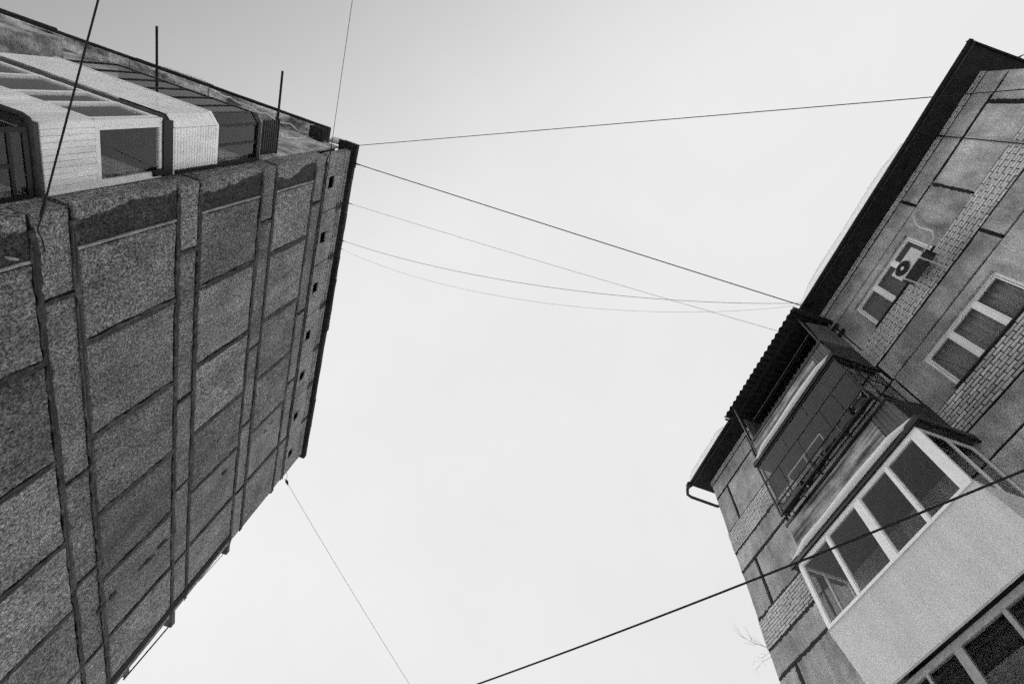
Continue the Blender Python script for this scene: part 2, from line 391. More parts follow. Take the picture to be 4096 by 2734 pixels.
# weathered tar blots on the end wall
def blot(y, z, w, h, n, name='tar_patch'):
    m = MB()
    for q in range(n):
        cy, cz = y + R.uniform(-w, w), z + R.uniform(-h, h)
        k = 9; pts = []
        for j in range(k):
            a = 2 * math.pi * j / k; rr = R.uniform(.5, 1.0)
            pts.append((XL + 0.0285 + 0.0004 * q, cy + 0.035 * rr * math.cos(a), cz + 0.12 * rr * math.sin(a)))
        m.prism(pts, (-0.014, 0, 0))
    m.build(name, 'tar', LB)
blot(12.86, 8.6, 0.05, 0.3, 9); blot(12.95, 7.85, 0.05, 0.35, 9); blot(12.85, 6.8, 0.05, 0.3, 9); blot(12.57, 10.98, 0.06, 0.06, 5)
blot(12.51, 13.5, 0.01, 0.03, 1); blot(12.62, 13.17, 0.01, 0.02, 1)
# far-side balcony slabs and rails, seen edge-on past the far corner
for z, d in ((11.62, 0.62), (8.95, 0.75), (7.22, 0.32), (6.2, 0.75), (14.4, .3)):
    b = MB().panel('x', XL - 0.06, 1.6, Y1 - 0.02, Y1 + d, z - 0.02, z + 0.16, ch=0.02, jit=0.01).build('balcony', 'black', LB)
MB().tube([(XL - .1, Y1 + .62, 8.94), (XL - .1, Y1 + .42, 7.2)], .022).build('drain_pole', 'black', LB)
MB().tube([(XL - .1, Y1 + .42, 11.6), (XL - .1, Y1 + .22, 10.2)], .012).build('drain_pole', 'black', LB)
MB().tube([(XL - .1, Y1 - .02, 9.6), (XL - .1, Y1 + .3, 9.55)], .012).build('drain_bracket', 'black', LB)
# ---- long-side balconies
XS = -6.9                    # their end faces
XE = -10.3
def frame_rect(m, axis, c, t, u0, u1, z0, z1, w):
    """four bars of a rectangular frame in plane axis=c, thickness t"""
    def b(a0, a1, b0, b1):
        m.box(c - t / 2, c + t / 2, a0, a1, b0, b1) if axis == 'x' else m.box(a0, a1, c - t / 2, c + t / 2, b0, b1)
    b(u0, u1, z0, z0 + w); b(u0, u1, z1 - w, z1); b(u0, u0 + w, z0 + w, z1 - w); b(u1 - w, u1, z0 + w, z1 - w)
def pane(axis, c, u0, u1, z0, z1, parent, t=0.008):
    m = MB()
    m.box(c - t / 2, c + t / 2, u0, u1, z0, z1) if axis == 'x' else m.box(u0, u1, c - t / 2, c + t / 2, z0, z1)
    return m.build('pane', 'glass', parent)
# balcony with white metal siding and dark glazing
YF, CH = 2.43, 0.2
plan = [(XS, Y0 - 0.005), (XS, YF + CH), (XS - CH * .8, YF), (XE, YF), (XE, Y0 - 0.005)]
def slab_plan(pl, z0, z1, mat, parent, name, out=0.0):
    return MB().prism([(x, y, z0) for x, y in pl], (0, 0, z1 - z0)).build(name, mat, parent)
b6 = slab_plan([(XS - .02, Y0 - .005), (XS - .02, YF + CH), (XS - CH * .8, YF + .02), (XE, YF + .02), (XE, Y0 - .005)], 8.98, 9.2, 'slab', LB, 'balcony')
tag(b6, 'balcony closed with white metal siding and black-framed glass')
MB().box(XS - .015, XS + .006, YF + CH, Y0 - .01, 9.205, 9.23).build('flashing', 'siding', b6)
n = 15
for i in range(n):          # end: narrow siding strips running along the depth
    z0 = 9.235 + i * (10.40 - 9.235) / n; z1 = z0 + (10.40 - 9.235) / n
    m = MB().prism([(XS, YF + CH + .004, z0 + .004), (XS + .014, YF + CH + .004, z0 + .022), (XS + .014, YF + CH + .004, z1 - .012), (XS, YF + CH + .004, z1 - .002), (XS - .01, YF + CH + .004, z1 - .002), (XS - .01, YF + CH + .004, z0 + .004)], (0, Y0 - YF - CH - .016, 0))
    m.build('siding_strip', 'siding', b6)
for i in range(n):          # chamfer and front
    z0 = 9.235 + i * (10.40 - 9.235) / n; z1 = z0 + (10.40 - 9.235) / n
    c1, c2 = (XS, YF + CH), (XS - CH * .8, YF)
    m = MB()
    pr = [(0.0, z0 + .002), (.014, z0 + .018), (.014, z1 - .012), (0.0, z1 - .002)]
    nx, ny = .78, -.62
    A = [(c1[0] + nx * d, c1[1] + ny * d, z) for d, z in pr]; B = [(c2[0] + nx * d, c2[1] + ny * d, z) for d, z in pr]
    C = [(c2[0] - .004, c2[1] - d, z) for d, z in pr]; D = [(XE, c2[1] - d, z) for d, z in pr]
    for P_, Q_ in ((A, B), (C, D)):
        m.poly(P_ + Q_, [(k, k + 1, k + 5, k + 4) for k in range(3)] + [(0, 1, 2, 3), (4, 5, 6, 7)])
    m.build('siding_strip', 'siding', b6)
MB().prism([(x, y, 10.402) for x, y in [(XS + .02, Y0 - .01), (XS + .02, YF + CH - .01), (XS - CH * .8, YF - .03), (XE, YF - .03), (XE, YF + .06), (XS - CH * .8 - .03, YF + .06), (XS - .07, YF + CH + .03), (XS - .07, Y0 - .01)]], (0, 0, .085)).build('sill_flashing', 'siding', b6)
fr = MB()
zt, zb = 11.97, 10.49
for y in (YF + CH + .02, Y0 - .06): fr.box(XS - .04, XS, y - .028, y + .028, zb, zt)
for z in (zb + .02, zt - .03): fr.box(XS - .038, XS - .002, YF + CH + .05, Y0 - .09, z - .03, z + .03)
fr.box(XS - .036, XS - .004, 3.02, 3.07, zb + .05, zt - .06)
for x in (XE + .03, -9.72, -9.17, -8.62, -8.05, -7.53, XS - CH * .8 - .03): fr.box(x - .02, x + .02, YF, YF + .04, zb, zt)
for z in (zb + .02, zt - .03): fr.box(XE, XS - CH * .8 - .01, YF + .002, YF + .038, z - .03, z + .03)
for z in (zb + .02, zt - .03): fr.prism([(XS - .006, YF + CH - .008, z - .03), (XS - CH * .8 + .004, YF + .003, z - .03), (XS - CH * .8 - .02, YF + .03, z - .03), (XS - .035, YF + CH + .015, z - .03)], (0, 0, .06))
fr.build('glazing_frame', 'black', b6)
pane('x', XS - .02, YF + CH + .05, 3.02, zb + .05, zt - .06, b6); pane('x', XS - .02, 3.07, Y0 - .09, zb + .05, zt - .06, b6)
for xa, xb in zip((XE + .05, -9.70, -9.15, -8.60, -8.03, -7.51), (-9.74, -9.19, -8.64, -8.07, -7.55, XS - CH * .8 - .05)): pane('y', YF + .02, xa, xb, zb + .05, zt - .06, b6)
MB().prism([(XS - .018, YF + CH + .002, zb + .05), (XS - CH * .8 - .006, YF + .02, zb + .05), (XS - CH * .8 - .012, YF + .026, zb + .05), (XS - .024, YF + CH + .008, zb + .05)], (0, 0, zt - zb - .11)).build('pane', 'glass', b6)
MB().panel('x', XS + .04, .05, Y0 - .10, Y0 - .012, 9.25, 12.0, ch=.01, jit=.01).build('end_post', 'tar', b6)
MB().box(XS - .01, XS + .035, YF + .06, Y0 - .015, 8.94, 9.17).build('slab_end_shade', 'black', b6)  # black strip standing in for the shade at the slab end
MB().box(XS - .03, XS + .03, YF + CH - .02, Y0 - .015, 11.90, 12.02).build('top_band', 'black', b6)  # plain black band across the top of the end glazing
# top balcony: slab and dark ribbed side screen
b7 = slab_plan([(XS - .02, Y0 - .005), (XS - .02, YF + CH + .02), (XS - CH * .8, YF + .03), (XE, YF + .03), (XE, Y0 - .005)], 11.98, 12.11, 'slab', LB, 'balcony')
tag(b7, 'open top balcony with a dark ribbed side screen')
for i in range(15):
    z = 12.13 + i * .0446
    MB().box(XS - .02, XS + (.016 if i % 2 else -.002), 2.58, 3.38, z, z + .0436).build('screen_rib', 'ribbed', b7)
MB().box(XS - .03, XS + .02, 2.56, 3.40, 12.802, 12.84).build('handrail', 'black', b7)
# white boarded balcony below
Y2 = 2.45
b5l = slab_plan([(XS - .01, Y0 - .005), (XS - .01, Y2 + .012), (XE - 3, Y2 + .012), (XE - 3, Y0 - .005)], 6.60, 6.665, 'slab', LB, 'balcony')
tag(b5l, 'balcony closed with white boards and white-framed windows')
k = 11
for i in range(k):
    y0 = Y2 + .012 + i * (Y0 - Y2 - .04) / k; w = (Y0 - Y2 - .04) / k
    MB().panel('x', XS + .004, .02, y0 + .0025, y0 + w - .0025, 6.675, 7.555, ch=.007, jit=.002, step=1).build('plank', 'plank', b5l)
i = 0; x = XS - .004
while x > -9.9:
    MB().panel('y', Y2, -.02, x - .094, x - .004, 6.675, 7.555, ch=.012, jit=.002, step=1).build('plank', 'plank', b5l); x -= .098
fr = MB()
for y in (Y2 + .12, Y0 - .08): fr.box(XS - .06, XS, y - .03, y + .03, 7.56, 8.96)
fr.box(XS - .058, XS - .002, Y2 + .15, Y0 - .11, 7.56, 7.64); fr.box(XS - .058, XS - .002, Y2 + .15, Y0 - .11, 8.88, 8.96)
fr.box(XS - .05, XS + .012, Y0 - .045, Y0 - .008, 6.67, 8.9)
for xx in (XS - .1, -7.72, -8.25, -9.1, -9.95): fr.box(xx - .05, xx + .03, Y2, Y2 + .06, 7.57, 8.96)
fr.box(-10.0, XS - .07, Y2 + .002, Y2 + .058, 7.565, 7.64); fr.box(-10.0, XS - .07, Y2 + .002, Y2 + .058, 8.87, 8.95)
fr.box(XS - .049, XS - .003, Y2 + .003, Y2 + .089, 7.56, 8.955)
fr.build('glazing_frame', 'white', b5l)
pane('x', XS - .03, Y2 + .15, Y0 - .11, 7.64, 8.88, b5l)
for xa, xb in ((-7.67, -7.05), (-8.2, -7.77), (-9.05, -8.30), (-9.9, -9.15)): pane('y', Y2 + .03, xa + .03, xb - .0, 7.64, 8.87, b5l)
MB().panel('x', XS + .05, .06, Y0 - .16, Y0 - .05 - .0, 8.70, 9.02, ch=.01, jit=.01).build('end_post', 'tar', b5l)
MB().box(XS - .06, XS + .02, Y2 + .02, Y0 - .17, 8.965, 8.975).build('drip_edge', 'black', b5l)
# dark framed balcony under it
b4l = slab_plan([(XS, Y0 + .05), (XS, 2.52), (-13, 2.52), (-13, Y0 - .005), (XS - .4, Y0 - .005), (XS - .4, Y0 + .05)][:2] + [(-13, 2.52), (-13, Y0 - .005), (XS, Y0 - .005)], 3.75, 3.9, 'slab', LB, 'balcony')
tag(b4l, 'balcony closed with black steel frame and glass')
MB().tube([(XS - .04, Y0 - .02, 6.575), (XS - .04, 2.50, 6.575), (XS - .06, 2.43, 6.575), (XS - .14, 2.40, 6.575), (-13, 2.40, 6.575)], .05, k=8).build('roof_edge', 'darkmet', b4l)
fr = MB()
for y in (2.54, Y0 - .04): fr.box(XS - .04, XS, y - .03, y + .03, 3.92, 6.49)
fr.box(XS - .038, XS - .002, 2.57, Y0 - .07, 6.43, 6.5); fr.box(XS - .038, XS - .002, 2.57, Y0 - .07, 6.22, 6.27)
fr.box(XS - .036, XS - .004, 2.98, 3.03, 3.95, 6.22); fr.box(XS - .038, XS - .002, 2.57, Y0 - .07, 4.9, 4.96)
for xx in (-7.3, -8.0, -8.8, -9.6): fr.box(xx - .03, xx + .03, 2.50, 2.54, 3.92, 6.49)
fr.build('glazing_frame', 'black', b4l)
pane('x', XS - .02, 2.57, 2.98, 4.96, 6.22, b4l); pane('x', XS - .02, 3.03, Y0 - .07, 4.96, 6.22, b4l); pane('x', XS - .02, 2.57, Y0 - .07, 6.27, 6.43, b4l)
pane('x', XS - .02, 2.57, 2.98, 3.95, 4.9, b4l); pane('x', XS - .02, 3.03, Y0 - .07, 3.95, 4.9, b4l)
for xa, xb in ((-7.27, -6.95), (-7.97, -7.33), (-8.77, -8.03), (-9.57, -8.83)): pane('y', 2.52, xa, xb, 3.95, 6.45, b4l)
bx('lower_balcony_wall', 'plaster', b4l, -13, XS - .05, 2.56, Y0 - .006, G0, 3.74)
MB().panel('y', 2.5, -.9, -17.2, -12.6, 12.0, 13.0, ch=.02, jit=.02).build('balcony', 'plaster', LB)
MB().panel('y', 2.45, -.95, -16.0, -10.7, 8.9, 9.05, ch=.02, jit=.02).build('balcony', 'slab', LB)
# laundry poles sticking out from the top balcony
for x, lab in ((-7.05, 'black laundry pole sticking out beside the ribbed balcony screen'), (-10.2, 'black laundry pole sticking out from the roof edge further left')):
    t = MB().tube([(x, 3.46, 13.03), (x, 1.5, 13.03)], .028, k=8).build('laundry_pole', 'cable')
    tag(t, lab, 'pole', 'laundry poles on the left building')
# snow along the left roof edge
def snow_strip(name, pts, w, h, axis, label, seg=22, droop=0.0, mat='snow'):
    """ragged ridge of snow from pts[0] to pts[1]; w = how far it hangs out on each station"""
    a, b = Vector(pts[0]), Vector(pts[1]); v, fcs = [], []
    d = Vector(axis)
    for i in range(seg + 1):
        t = i / seg; p = a.lerp(b, t); e = min(1, 6 * min(t, 1 - t) + .12)
        wob = .5 + .5 * math.sin(t * 9 + a.x) * math.sin(t * 4.1 + a.y)
        ww = w * e * ((.72 + .3 * wob) if mat == 'snow' else (.92 + .08 * wob)); hh = h * e * (.8 + .3 * wob)
        for q in ((-.05, 0), (ww * .8, -droop), (ww, hh * .4), (ww * .6, hh), (-.05, hh * 1.05)):
            v.append(tuple(p + d * q[0] + Vector((0, 0, q[1]))))
    for i in range(seg):
        for j in range(5):
            fcs.append((i * 5 + j, i * 5 + (j + 1) % 5, i * 5 + 5 + (j + 1) % 5, i * 5 + 5 + j))
    fcs.append((0, 1, 2, 3, 4)); fcs.append(tuple(seg * 5 + j for j in range(5)))
    return tag(MB().poly(v, fcs).build(name, mat, smooth=True), label, 'snow', kind='stuff')
snow_strip('snow', ((-11.3, 3.1, 16.905), (-13.2, 3.1, 16.905)), .10, .14, (0, -1, 0), 'snow ridge on the middle of the left roof edge', mat='ledgesnow')
snow_strip('snow', ((-7.3, 3.45, 16.70), (-6.75, 3.40, 16.70)), .16, .16, (0, -1, 0), 'snow lump at the left roof corner', seg=8, mat='ledgesnow')
# ================================================================== RIGHT BUILDING
XR, RY0, RY1, ZE = 8.28, -3.4, 9.41, 14.16
RB = empty('apartment_building', (13.0, 3.0, G0), 'grey panel and brick apartment block with balconies, on the right', 'building')
bx('core_wall', 'joint', RB, XR + .24, 20, RY0 + .06, RY1 - .06, G0, ZE - .01)
MB().box(XR + .03, XR + .23, RY0 + .003, RY0 + .05, G0, ZE - .02).box(XR + .03, XR + .23, RY1 - .05, RY1 - .003, G0, ZE - .02).box(XR + .23, 20, RY1 - .055, RY1 - .004, G0, ZE - .02).box(XR + .23, 20, RY0 + .004, RY0 + .055, G0, ZE - .02).build('end_wall', 'rplaster', RB)
back = MB(); 
WY0, WY1 = .27, 2.28
PER = 2.82
for k in range(6):
    dz = -PER * k
    zt, zb, zq, zs = 13.30 + dz, 11.87 + dz, 11.12 + dz, 10.48 + dz
    wt = 13.03 + dz
    # joint backing behind everything except the window holes
    if zt < G0: break
    back.box(XR + .03, XR + .2, RY0 + .05, WY0 - .02, max(zs, G0), zt); back.box(XR + .03, XR + .2, WY1 + .02, RY1 - .05, max(zs, G0), zt)
    back.box(XR + .03, XR + .2, WY0 - .02, WY1 + .02, max(zs, G0), max(zb - .03, G0 + .1)); back.box(XR + .03, XR + .2, WY0 - .02, WY1 + .02, wt + .03, zt)
back.box(XR + .03, XR + .2, RY0 + .05, RY1 - .05, 13.30, ZE - .02)
back.build('joint_backing', 'joint', RB)
def rpanel(y0, y1, z0, z1, name='wall_panel', j=.02):
    if z1 < G0 + .1: return
    MB().panel('x', XR + R.uniform(-.006, .006), -.028, y0, y1, max(z0, G0), z1, ch=.012, jit=j, step=.22).build(name, 'rplaster', RB)
gg = .028
for k in range(6):
    dz = -PER * k
    zt, zb, zq, zs, wt = 13.30 + dz, 11.87 + dz, 11.12 + dz, 10.48 + dz, 13.03 + dz
    if zt < G0 + .3: break
    for a, b in ((RY0, -2.77), (-2.73, -.95), (2.93, 7.17), (7.22, 8.71), (8.75, RY1)):
        rpanel(a + .01, b - .01, zb + .012, zt - gg)
    if zb > G0 + .3:     # panel round the window opening, one casting
        m = MB()
        P0, P1 = -.92, 2.90
        m.box(XR, XR + .16, P0, WY0, zb + .012, zt - gg); m.box(XR, XR + .16, WY1, P1, zb + .012, zt - gg); m.box(XR, XR + .16, WY0, WY1, wt, zt - gg)
        m.build('wall_panel', 'rplaster', RB)
    for a, b in ((RY0, -.35), (-.31, 2.95), (2.99, 7.17), (7.2, RY1)):
        rpanel(a + .01, b - .01, zs + gg * .6, zq - .01, 'belt_panel')
for a, b in ((RY0, -.42), (-.38, 3.3), (3.34, 7.17), (7.2, RY1)):
    rpanel(a + .01, b - .01, 13.30 + .012, 13.93, 'belt_panel')
# bricks: the largest ones in view are single parts, the rest one part
bricks = []
def brick_field(y0, y1, z0, z1, rows, xoff=0.0):
    p = (z1 - z0) / rows
    for r in range(rows):
        y = y0 - (r % 2) * .125
        while y < y1:
            a, b = max(y, y0), min(y + .234, y1)
            if b - a > .04: bricks.append((a, b, z0 + r * p + .0095, z0 + (r + 1) * p - .0095, XR - .012 + xoff + R.uniform(-.006, .006)))
            y += .252
for k in range(5):
    dz = -PER * k
    if 11.12 + dz < G0: break
    brick_field(RY0 + .004, 3.0, 11.13 + dz, 11.86 + dz, 9); brick_field(7.2 if k == 0 else 7.2, RY1 - .004, 11.13 + dz, 11.86 + dz, 9)
brick_field(RY0 + .004, RY1 - .004, 13.95, 14.15, 3)
for k in range(5):
    dz = -PER * k
    if 11.12 + dz < G0: break
    for a, b in ((RY0 + .01, 3.0), (7.2, RY1 - .01)): bx('brick_mortar', 'brickmor', RB, XR - .001, XR + .029, a, b, 11.125 + dz, 11.865 + dz)
bx('brick_mortar', 'brickmor', RB, XR - .001, XR + .029, RY0 + .01, RY1 - .01, 13.94, 14.155)
def vis(b):
    y, z = (b[0] + b[1]) / 2, (b[2] + b[3]) / 2
    if not (-3.4 < y < 9.4) or z < 5.4 or z > 13.9: return -1
    if z < 9 and y < 3 and y < .1: return -1
    return 8.28 / (64 + y * y + z * z) ** .5 * (b[1] - b[0])
bricks.sort(key=vis, reverse=True)
proto = {}
rest = MB()
for i, (a, b, z0, z1, x) in enumerate(bricks):
    if i < 300:
        key = round(b - a, 3), round(z1 - z0, 3)
        if key not in proto:
            o = MB().panel('x', 0, -.03, 0, b - a, 0, z1 - z0, ch=.006, jit=.003, step=.1).build('brick', 'brick', RB, (0, 0, 0))
            proto[key] = o.data
            o.location = Vector((x, a, z0 + H)) - WORLD[RB.name]
        else:
            o = bpy.data.objects.new('brick', proto[key]); col.objects.link(o); o.parent = RB
            o.location = Vector((x, a, z0 + H)) - WORLD[RB.name]
    else:
        rest.box(x, x + .03, a, b, z0, z1)
tag(rest.build('brick_courses', 'brick', RB), kind='stuff')
def smear(p0, p1, w, n=16, gap=.0):
    # lumpy tar pressed into a joint: a ragged ribbon a few millimetres proud
    p0, p1 = Vector(p0), Vector(p1); d = (p1 - p0).normalized(); q = Vector((0, -d.z, d.y))
    lo, hi = [], []
    for i in range(n + 1):
        c = p0.lerp(p1, i / n)
        lo.append(c - q * w * R.uniform(.2, 1.2)); hi.append(c + q * w * R.uniform(.2, 1.2))
    pts = [(XR - .009, c.y, c.z) for c in lo] + [(XR - .009, c.y, c.z) for c in reversed(hi)]
    MB().prism(pts, (.02, 0, 0)).build('tar_joint', 'tarjoint', RB)
for a, b, w in (((0, -2.75, 12.2), (0, -2.75, 13.25), .045), ((0, -.935, 11.95), (0, -.935, 13.2), .04), ((0, -2.9, 13.3), (0, -1.0, 13.3), .028),
    ((0, -.9, 13.3), (0, -.45, 13.3), .03), ((0, 8.73, 11.9), (0, 8.73, 13.28), .03), ((0, 7.25, 13.3), (0, 9.38, 13.3), .026), ((0, 7.2, 11.875), (0, 9.38, 11.875), .02),
    ((0, 7.25, 11.11), (0, 9.38, 11.11), .06), ((0, 7.25, 10.46), (0, 9.38, 10.46), .045), ((0, 8.73, 9.1), (0, 8.73, 10.42), .05), ((0, 7.25, 9.05), (0, 9.38, 9.05), .055),
    ((0, 7.25, 8.29), (0, 9.38, 8.29), .05), ((0, 7.25, 7.64), (0, 9.38, 7.64), .05), ((0, 8.73, 6.3), (0, 8.73, 7.6), .06), ((0, -1.9, 10.46), (0, -.9, 10.46), .035), ((0, -.33, 10.52), (0, -.33, 11.1), .03), ((0, 7.19, 11.9), (0, 7.19, 13.3), .03)):
    smear(a, b, w, n=max(12, int((Vector(b) - Vector(a)).length / .035)))
# windows
def window(zt, zb, name_label, muls, sillz, curtains=None):
    x = XR + .10
    m = MB()
    frame_rect(m, 'x', x, .07, WY0 + .003, WY1 - .003, zb, zt - .003, .05)
    for y, w in muls: m.box(x - .034, x + .034, y - w / 2, y + w / 2, zb + .06, zt - .063)
    e = [WY0 + .063] + [q for y, w in muls for q in (y - w / 2, y + w / 2)] + [WY1 - .063]
    for i in range(0, len(e), 2):      # casement profile
        frame_rect(m, 'x', x - .004, .05, e[i] + .002, e[i + 1] - .002, zb + .062, zt - .066, .028)
    w_ = m.build('window', 'white', RB)
    if name_label: w_['label'] = name_label
    for i in range(0, len(e), 2): pane('x', x, e[i] + .037, e[i + 1] - .037, zb + .097, zt - .101, w_)
    MB().box(XR - .05, XR + .06, WY0 - .03, WY1 + .03, sillz - .012, sillz + .012).build('sill', 'darkmet', w_)
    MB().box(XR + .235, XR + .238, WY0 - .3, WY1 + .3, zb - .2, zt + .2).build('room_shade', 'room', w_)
for k in range(5):
    dz = -PER * k
    if 11.87 + dz < G0 + .2: break
    window(13.03 + dz, 11.90 + dz, None, [(.93, .085), (1.60, .085)], 11.882 + dz)
for k, lab in ((1, 'pale curtain hanging inside the three-pane window without an air conditioner'),):
    pts = []; zz0, zz1 = 9.12, 10.19
    m = MB(); nn = 60
    v = []
    for i in range(nn + 1):
        y = WY0 + .12 + (WY1 - WY0 - .2) * i / nn
        x = XR + .19 + .016 * math.sin(i * 1.3) + .006 * math.sin(i * 3.1)
        v += [(x, y, zz0), (x, y, zz1), (x + .004, y, zz1), (x + .004, y, zz0)]
    f_ = []
    for i in range(nn):
        for j in range(4): f_.append((i * 4 + j, i * 4 + (j + 1) % 4, i * 4 + 4 + (j + 1) % 4, i * 4 + 4 + j))
    tag(m.poly(v, f_).build('curtain', 'curtain', smooth=True), lab, 'curtain')
# eave, gutter, downpipe
ey = [-3.82, -1.9, .3, 2.6, 5.0, 7.4, 9.78]
for i in range(6):
    MB().box(7.80, 20, ey[i] + .004, ey[i + 1] - .004, ZE, ZE + .04).build('soffit_board', 'eave', RB)
MB().box(7.755, 7.795, -3.86, 9.8, ZE - .05, ZE + .14).build('fascia', 'darkmet', RB)
MB().box(7.70, 20, -3.86, -3.825, ZE - .04, ZE + .14).build('fascia', 'eave', RB)
MB().prism([(7.80, -3.86, ZE + .045), (7.80, 9.8, ZE + .045), (14, 9.8, ZE + 2.6), (14, -3.86, ZE + 2.6)], (0, 0, .08)).build('roof', 'darkmet', RB)
MB().prism([(8.0, -3.9, ZE + .14), (8.25, -3.9, ZE + .14), (8.2, -3.9, ZE + .34)], (0, .06, 0)).build('roof_bracket', 'eave', RB)
gut = MB()
pts = [(7.715, -3.88 + i * 1.05, ZE + .02 + .008 * math.sin(i * 1.9)) for i in range(14)]
gut.tube(pts, .05, k=10).build('gutter', 'eave', RB, smooth=True)
MB().tube([(7.70, 9.84, ZE + .02), (7.73, 9.98, ZE - .0), (7.80, 10.13, ZE - .06), (7.95, 10.17, ZE - .08), (8.9, 10.17, ZE - .10), (9.3, 9.75, ZE - .14), (9.32, 9.55, ZE - .5), (9.32, 9.52, 4)], .05, k=10).build('downpipe', 'darkmet', RB, smooth=True)
MB().tube([(7.70, 9.72, ZE + .02), (7.71, 9.88, ZE + .02)], .085, k=12).build('gutter_end', 'darkmet', RB, smooth=True)
snow_strip('snow', ((7.70, -1.6, ZE + .14), (7.70, 2.9, ZE + .14)), .12, .09, (-1, 0, 0), 'snow hanging over the right eave above the air conditioner', seg=40, droop=.02)
snow_strip('snow', ((7.70, 7.3, ZE + .14), (7.70, 9.7, ZE + .14)), .12, .09, (-1, 0, 0), 'snow hanging over the far end of the right eave', seg=24, droop=.02)
# ---- right balconies
BY0, BY1, BX = 2.88, 6.52, 7.20
def balcony_slab(z, y0=BY0 - .1, y1=BY1 + .1, x=7.07, label=None):
    o = MB().panel('x', x, -(XR - x - .002), y0, y1, z + .02, z + .13, ch=.012, jit=.008, step=.3).build('balcony', 'slab', RB)
    if label: o['label'] = label
    MB().box(x - .008, x + .03, y0 + .002, y1 - .002, z - .02, z + .06).build('drip_edge', 'black', o)
    MB().box(x + .06, XR - .002, y0 + .0, y0 + .05, z - .06, z - .002).build('edge_beam', 'black', o)
    return o
# top balcony, open, under a corrugated roof
t5 = balcony_slab(10.96, 2.98, 6.42, 7.15, 'top balcony with weathered parapet under a black corrugated roof')
MB().panel('x', BX, -.06, 3.45, 6.2, 11.09, 11.66, ch=.008, jit=.01, step=.3).build('parapet', 'wparapet', t5)
MB().box(BX - .015, BX + .07, 3.0, 6.24, 11.665, 11.75).build('handrail', 'black', t5)
for i in range(5): MB().box(BX - .004 + .006 * (i % 2), BX + .02, 3.03 + i * .084, 3.03 + i * .084 + .07, 11.09, 11.66).build('slat', 'board', t5)
for i in range(12): MB().box(BX + .05 + i * .086, BX + .05 + i * .086 + .06, 3.0, 3.02, 11.09, 11.75 + .026 * i).build('slat', 'darkmet', t5)
MB().prism([(7.25, 3.005, 11.80), (7.42, 3.005, 13.05), (XR - .005, 3.005, 13.46), (XR - .005, 3.005, 12.10)], (0, .02, 0)).build('side_board', 'board', t5)
MB().prism([(7.62, 6.40, 12.3), (7.62, 6.40, 13.40), (XR - .005, 6.40, 13.40), (XR - .005, 6.40, 11.4)], (0, .02, 0)).build('side_board', 'board', t5)
MB().tube([(BX + .02, 6.19, 11.1), (BX + .02, 6.19, 13.44)], .032).build('post', 'black', t5)
MB().tube([(BX + .05, 3.06, 11.76), (BX + .14, 3.06, 13.4)], .028).build('post', 'black', t5)
MB().tube([(BX + .02, 6.4, 11.15), (8.2, 6.4, 11.15)], .03).build('post', 'black', t5)
m = MB(); v = []; nn = 19 * 8; y0, y1 = 2.93, 6.62
for i in range(nn + 1):
    y = y0 + (y1 - y0) * i / nn; z = 13.52 + .036 * math.cos(2 * math.pi * i / 8)
    v += [(7.13, y, z - .03), (XR - .004, y, z + .06), (XR - .004, y, z + .07), (7.13, y, z - .02)]
f_ = []
for i in range(nn):
    for j in range(4): f_.append((i * 4 + j, i * 4 + (j + 1) % 4, i * 4 + 4 + (j + 1) % 4, i * 4 + 4 + j))
f_ += [(0, 1, 2, 3), tuple(nn * 4 + j for j in range(4))]
m.poly(v, f_).build('corrugated_roof', 'eave', t5, smooth=True)
MB().box(7.15, 8.25, 2.83, 2.93, 13.40, 13.53).build('roof_beam', 'eave', t5)
MB().box(7.18, 8.2, 6.62, 6.66, 13.44, 13.5).build('roof_beam', 'eave', t5)
MB().box(7.35, 7.42, 2.95, 6.6, 13.36, 13.44).build('roof_beam', 'eave', t5)
MB().box(7.9, 7.97, 2.95, 6.6, 13.40, 13.48).build('roof_beam', 'eave', t5)
for z in (13.14, 12.78): MB().tube([(8.2, 3.0, z), (8.2, 2.78, z)], .045, k=8).build('pipe_stub', 'black', t5)
snow_strip('snow', ((7.19, 3.0, 11.085), (7.19, 6.4, 11.085)), .10, .13, (-1, 0, 0), 'white snow ledge along the top balcony of the right building', seg=40, droop=.06, mat='ledgesnow')
# fourth floor: weathered parapet, thin dark glazing
t4 = balcony_slab(8.03, 2.74, 6.70, 7.14, 'balcony with streaked parapet, dark rack and thin-framed glazing')
MB().panel('x', BX, -.06, 3.4, 6.34, 8.165, 8.90, ch=.008, jit=.01, step=.3).build('parapet', 'wparapet', t4)
for i in range(5): MB().box(BX - .004 + .006 * (i % 2), BX + .02, 2.92 + i * .094, 2.92 + i * .094 + .08, 8.165, 8.90).build('slat', 'board', t4)
for i in range(12): MB().box(BX + .05 + i * .086, BX + .05 + i * .086 + .06, 2.88, 2.90, 8.28, 8.95 + .035 * i).build('slat', 'darkmet', t4)
MB().box(BX - .012, BX + .07, 2.9, 6.38, 8.905, 8.97).build('handrail', 'black', t4)
MB().prism([(BX, 2.92, 9.28), (XR - .01, 2.98, 9.34), (XR - .01, 2.98, 9.24), (BX, 2.92, 9.18)], (0, .03, 0)).build('side_rail', 'black', t4)
gz0, gz1, gx = 9.2, 10.94, 7.19
fr = MB()
fr.box(gx - .02, gx + .02, 3.05, 6.37, gz0, gz0 + .05); fr.box(gx - .02, gx + .02, 3.05, 6.37, gz1 - .06, gz1 - .012)
fr.box(gx - .014, gx + .014, 3.09, 6.34, 10.285, 10.31)
for y in (3.07, 6.355): fr.box(gx - .018, gx + .018, y - .018, y + .018, gz0 + .05, gz1 - .06)
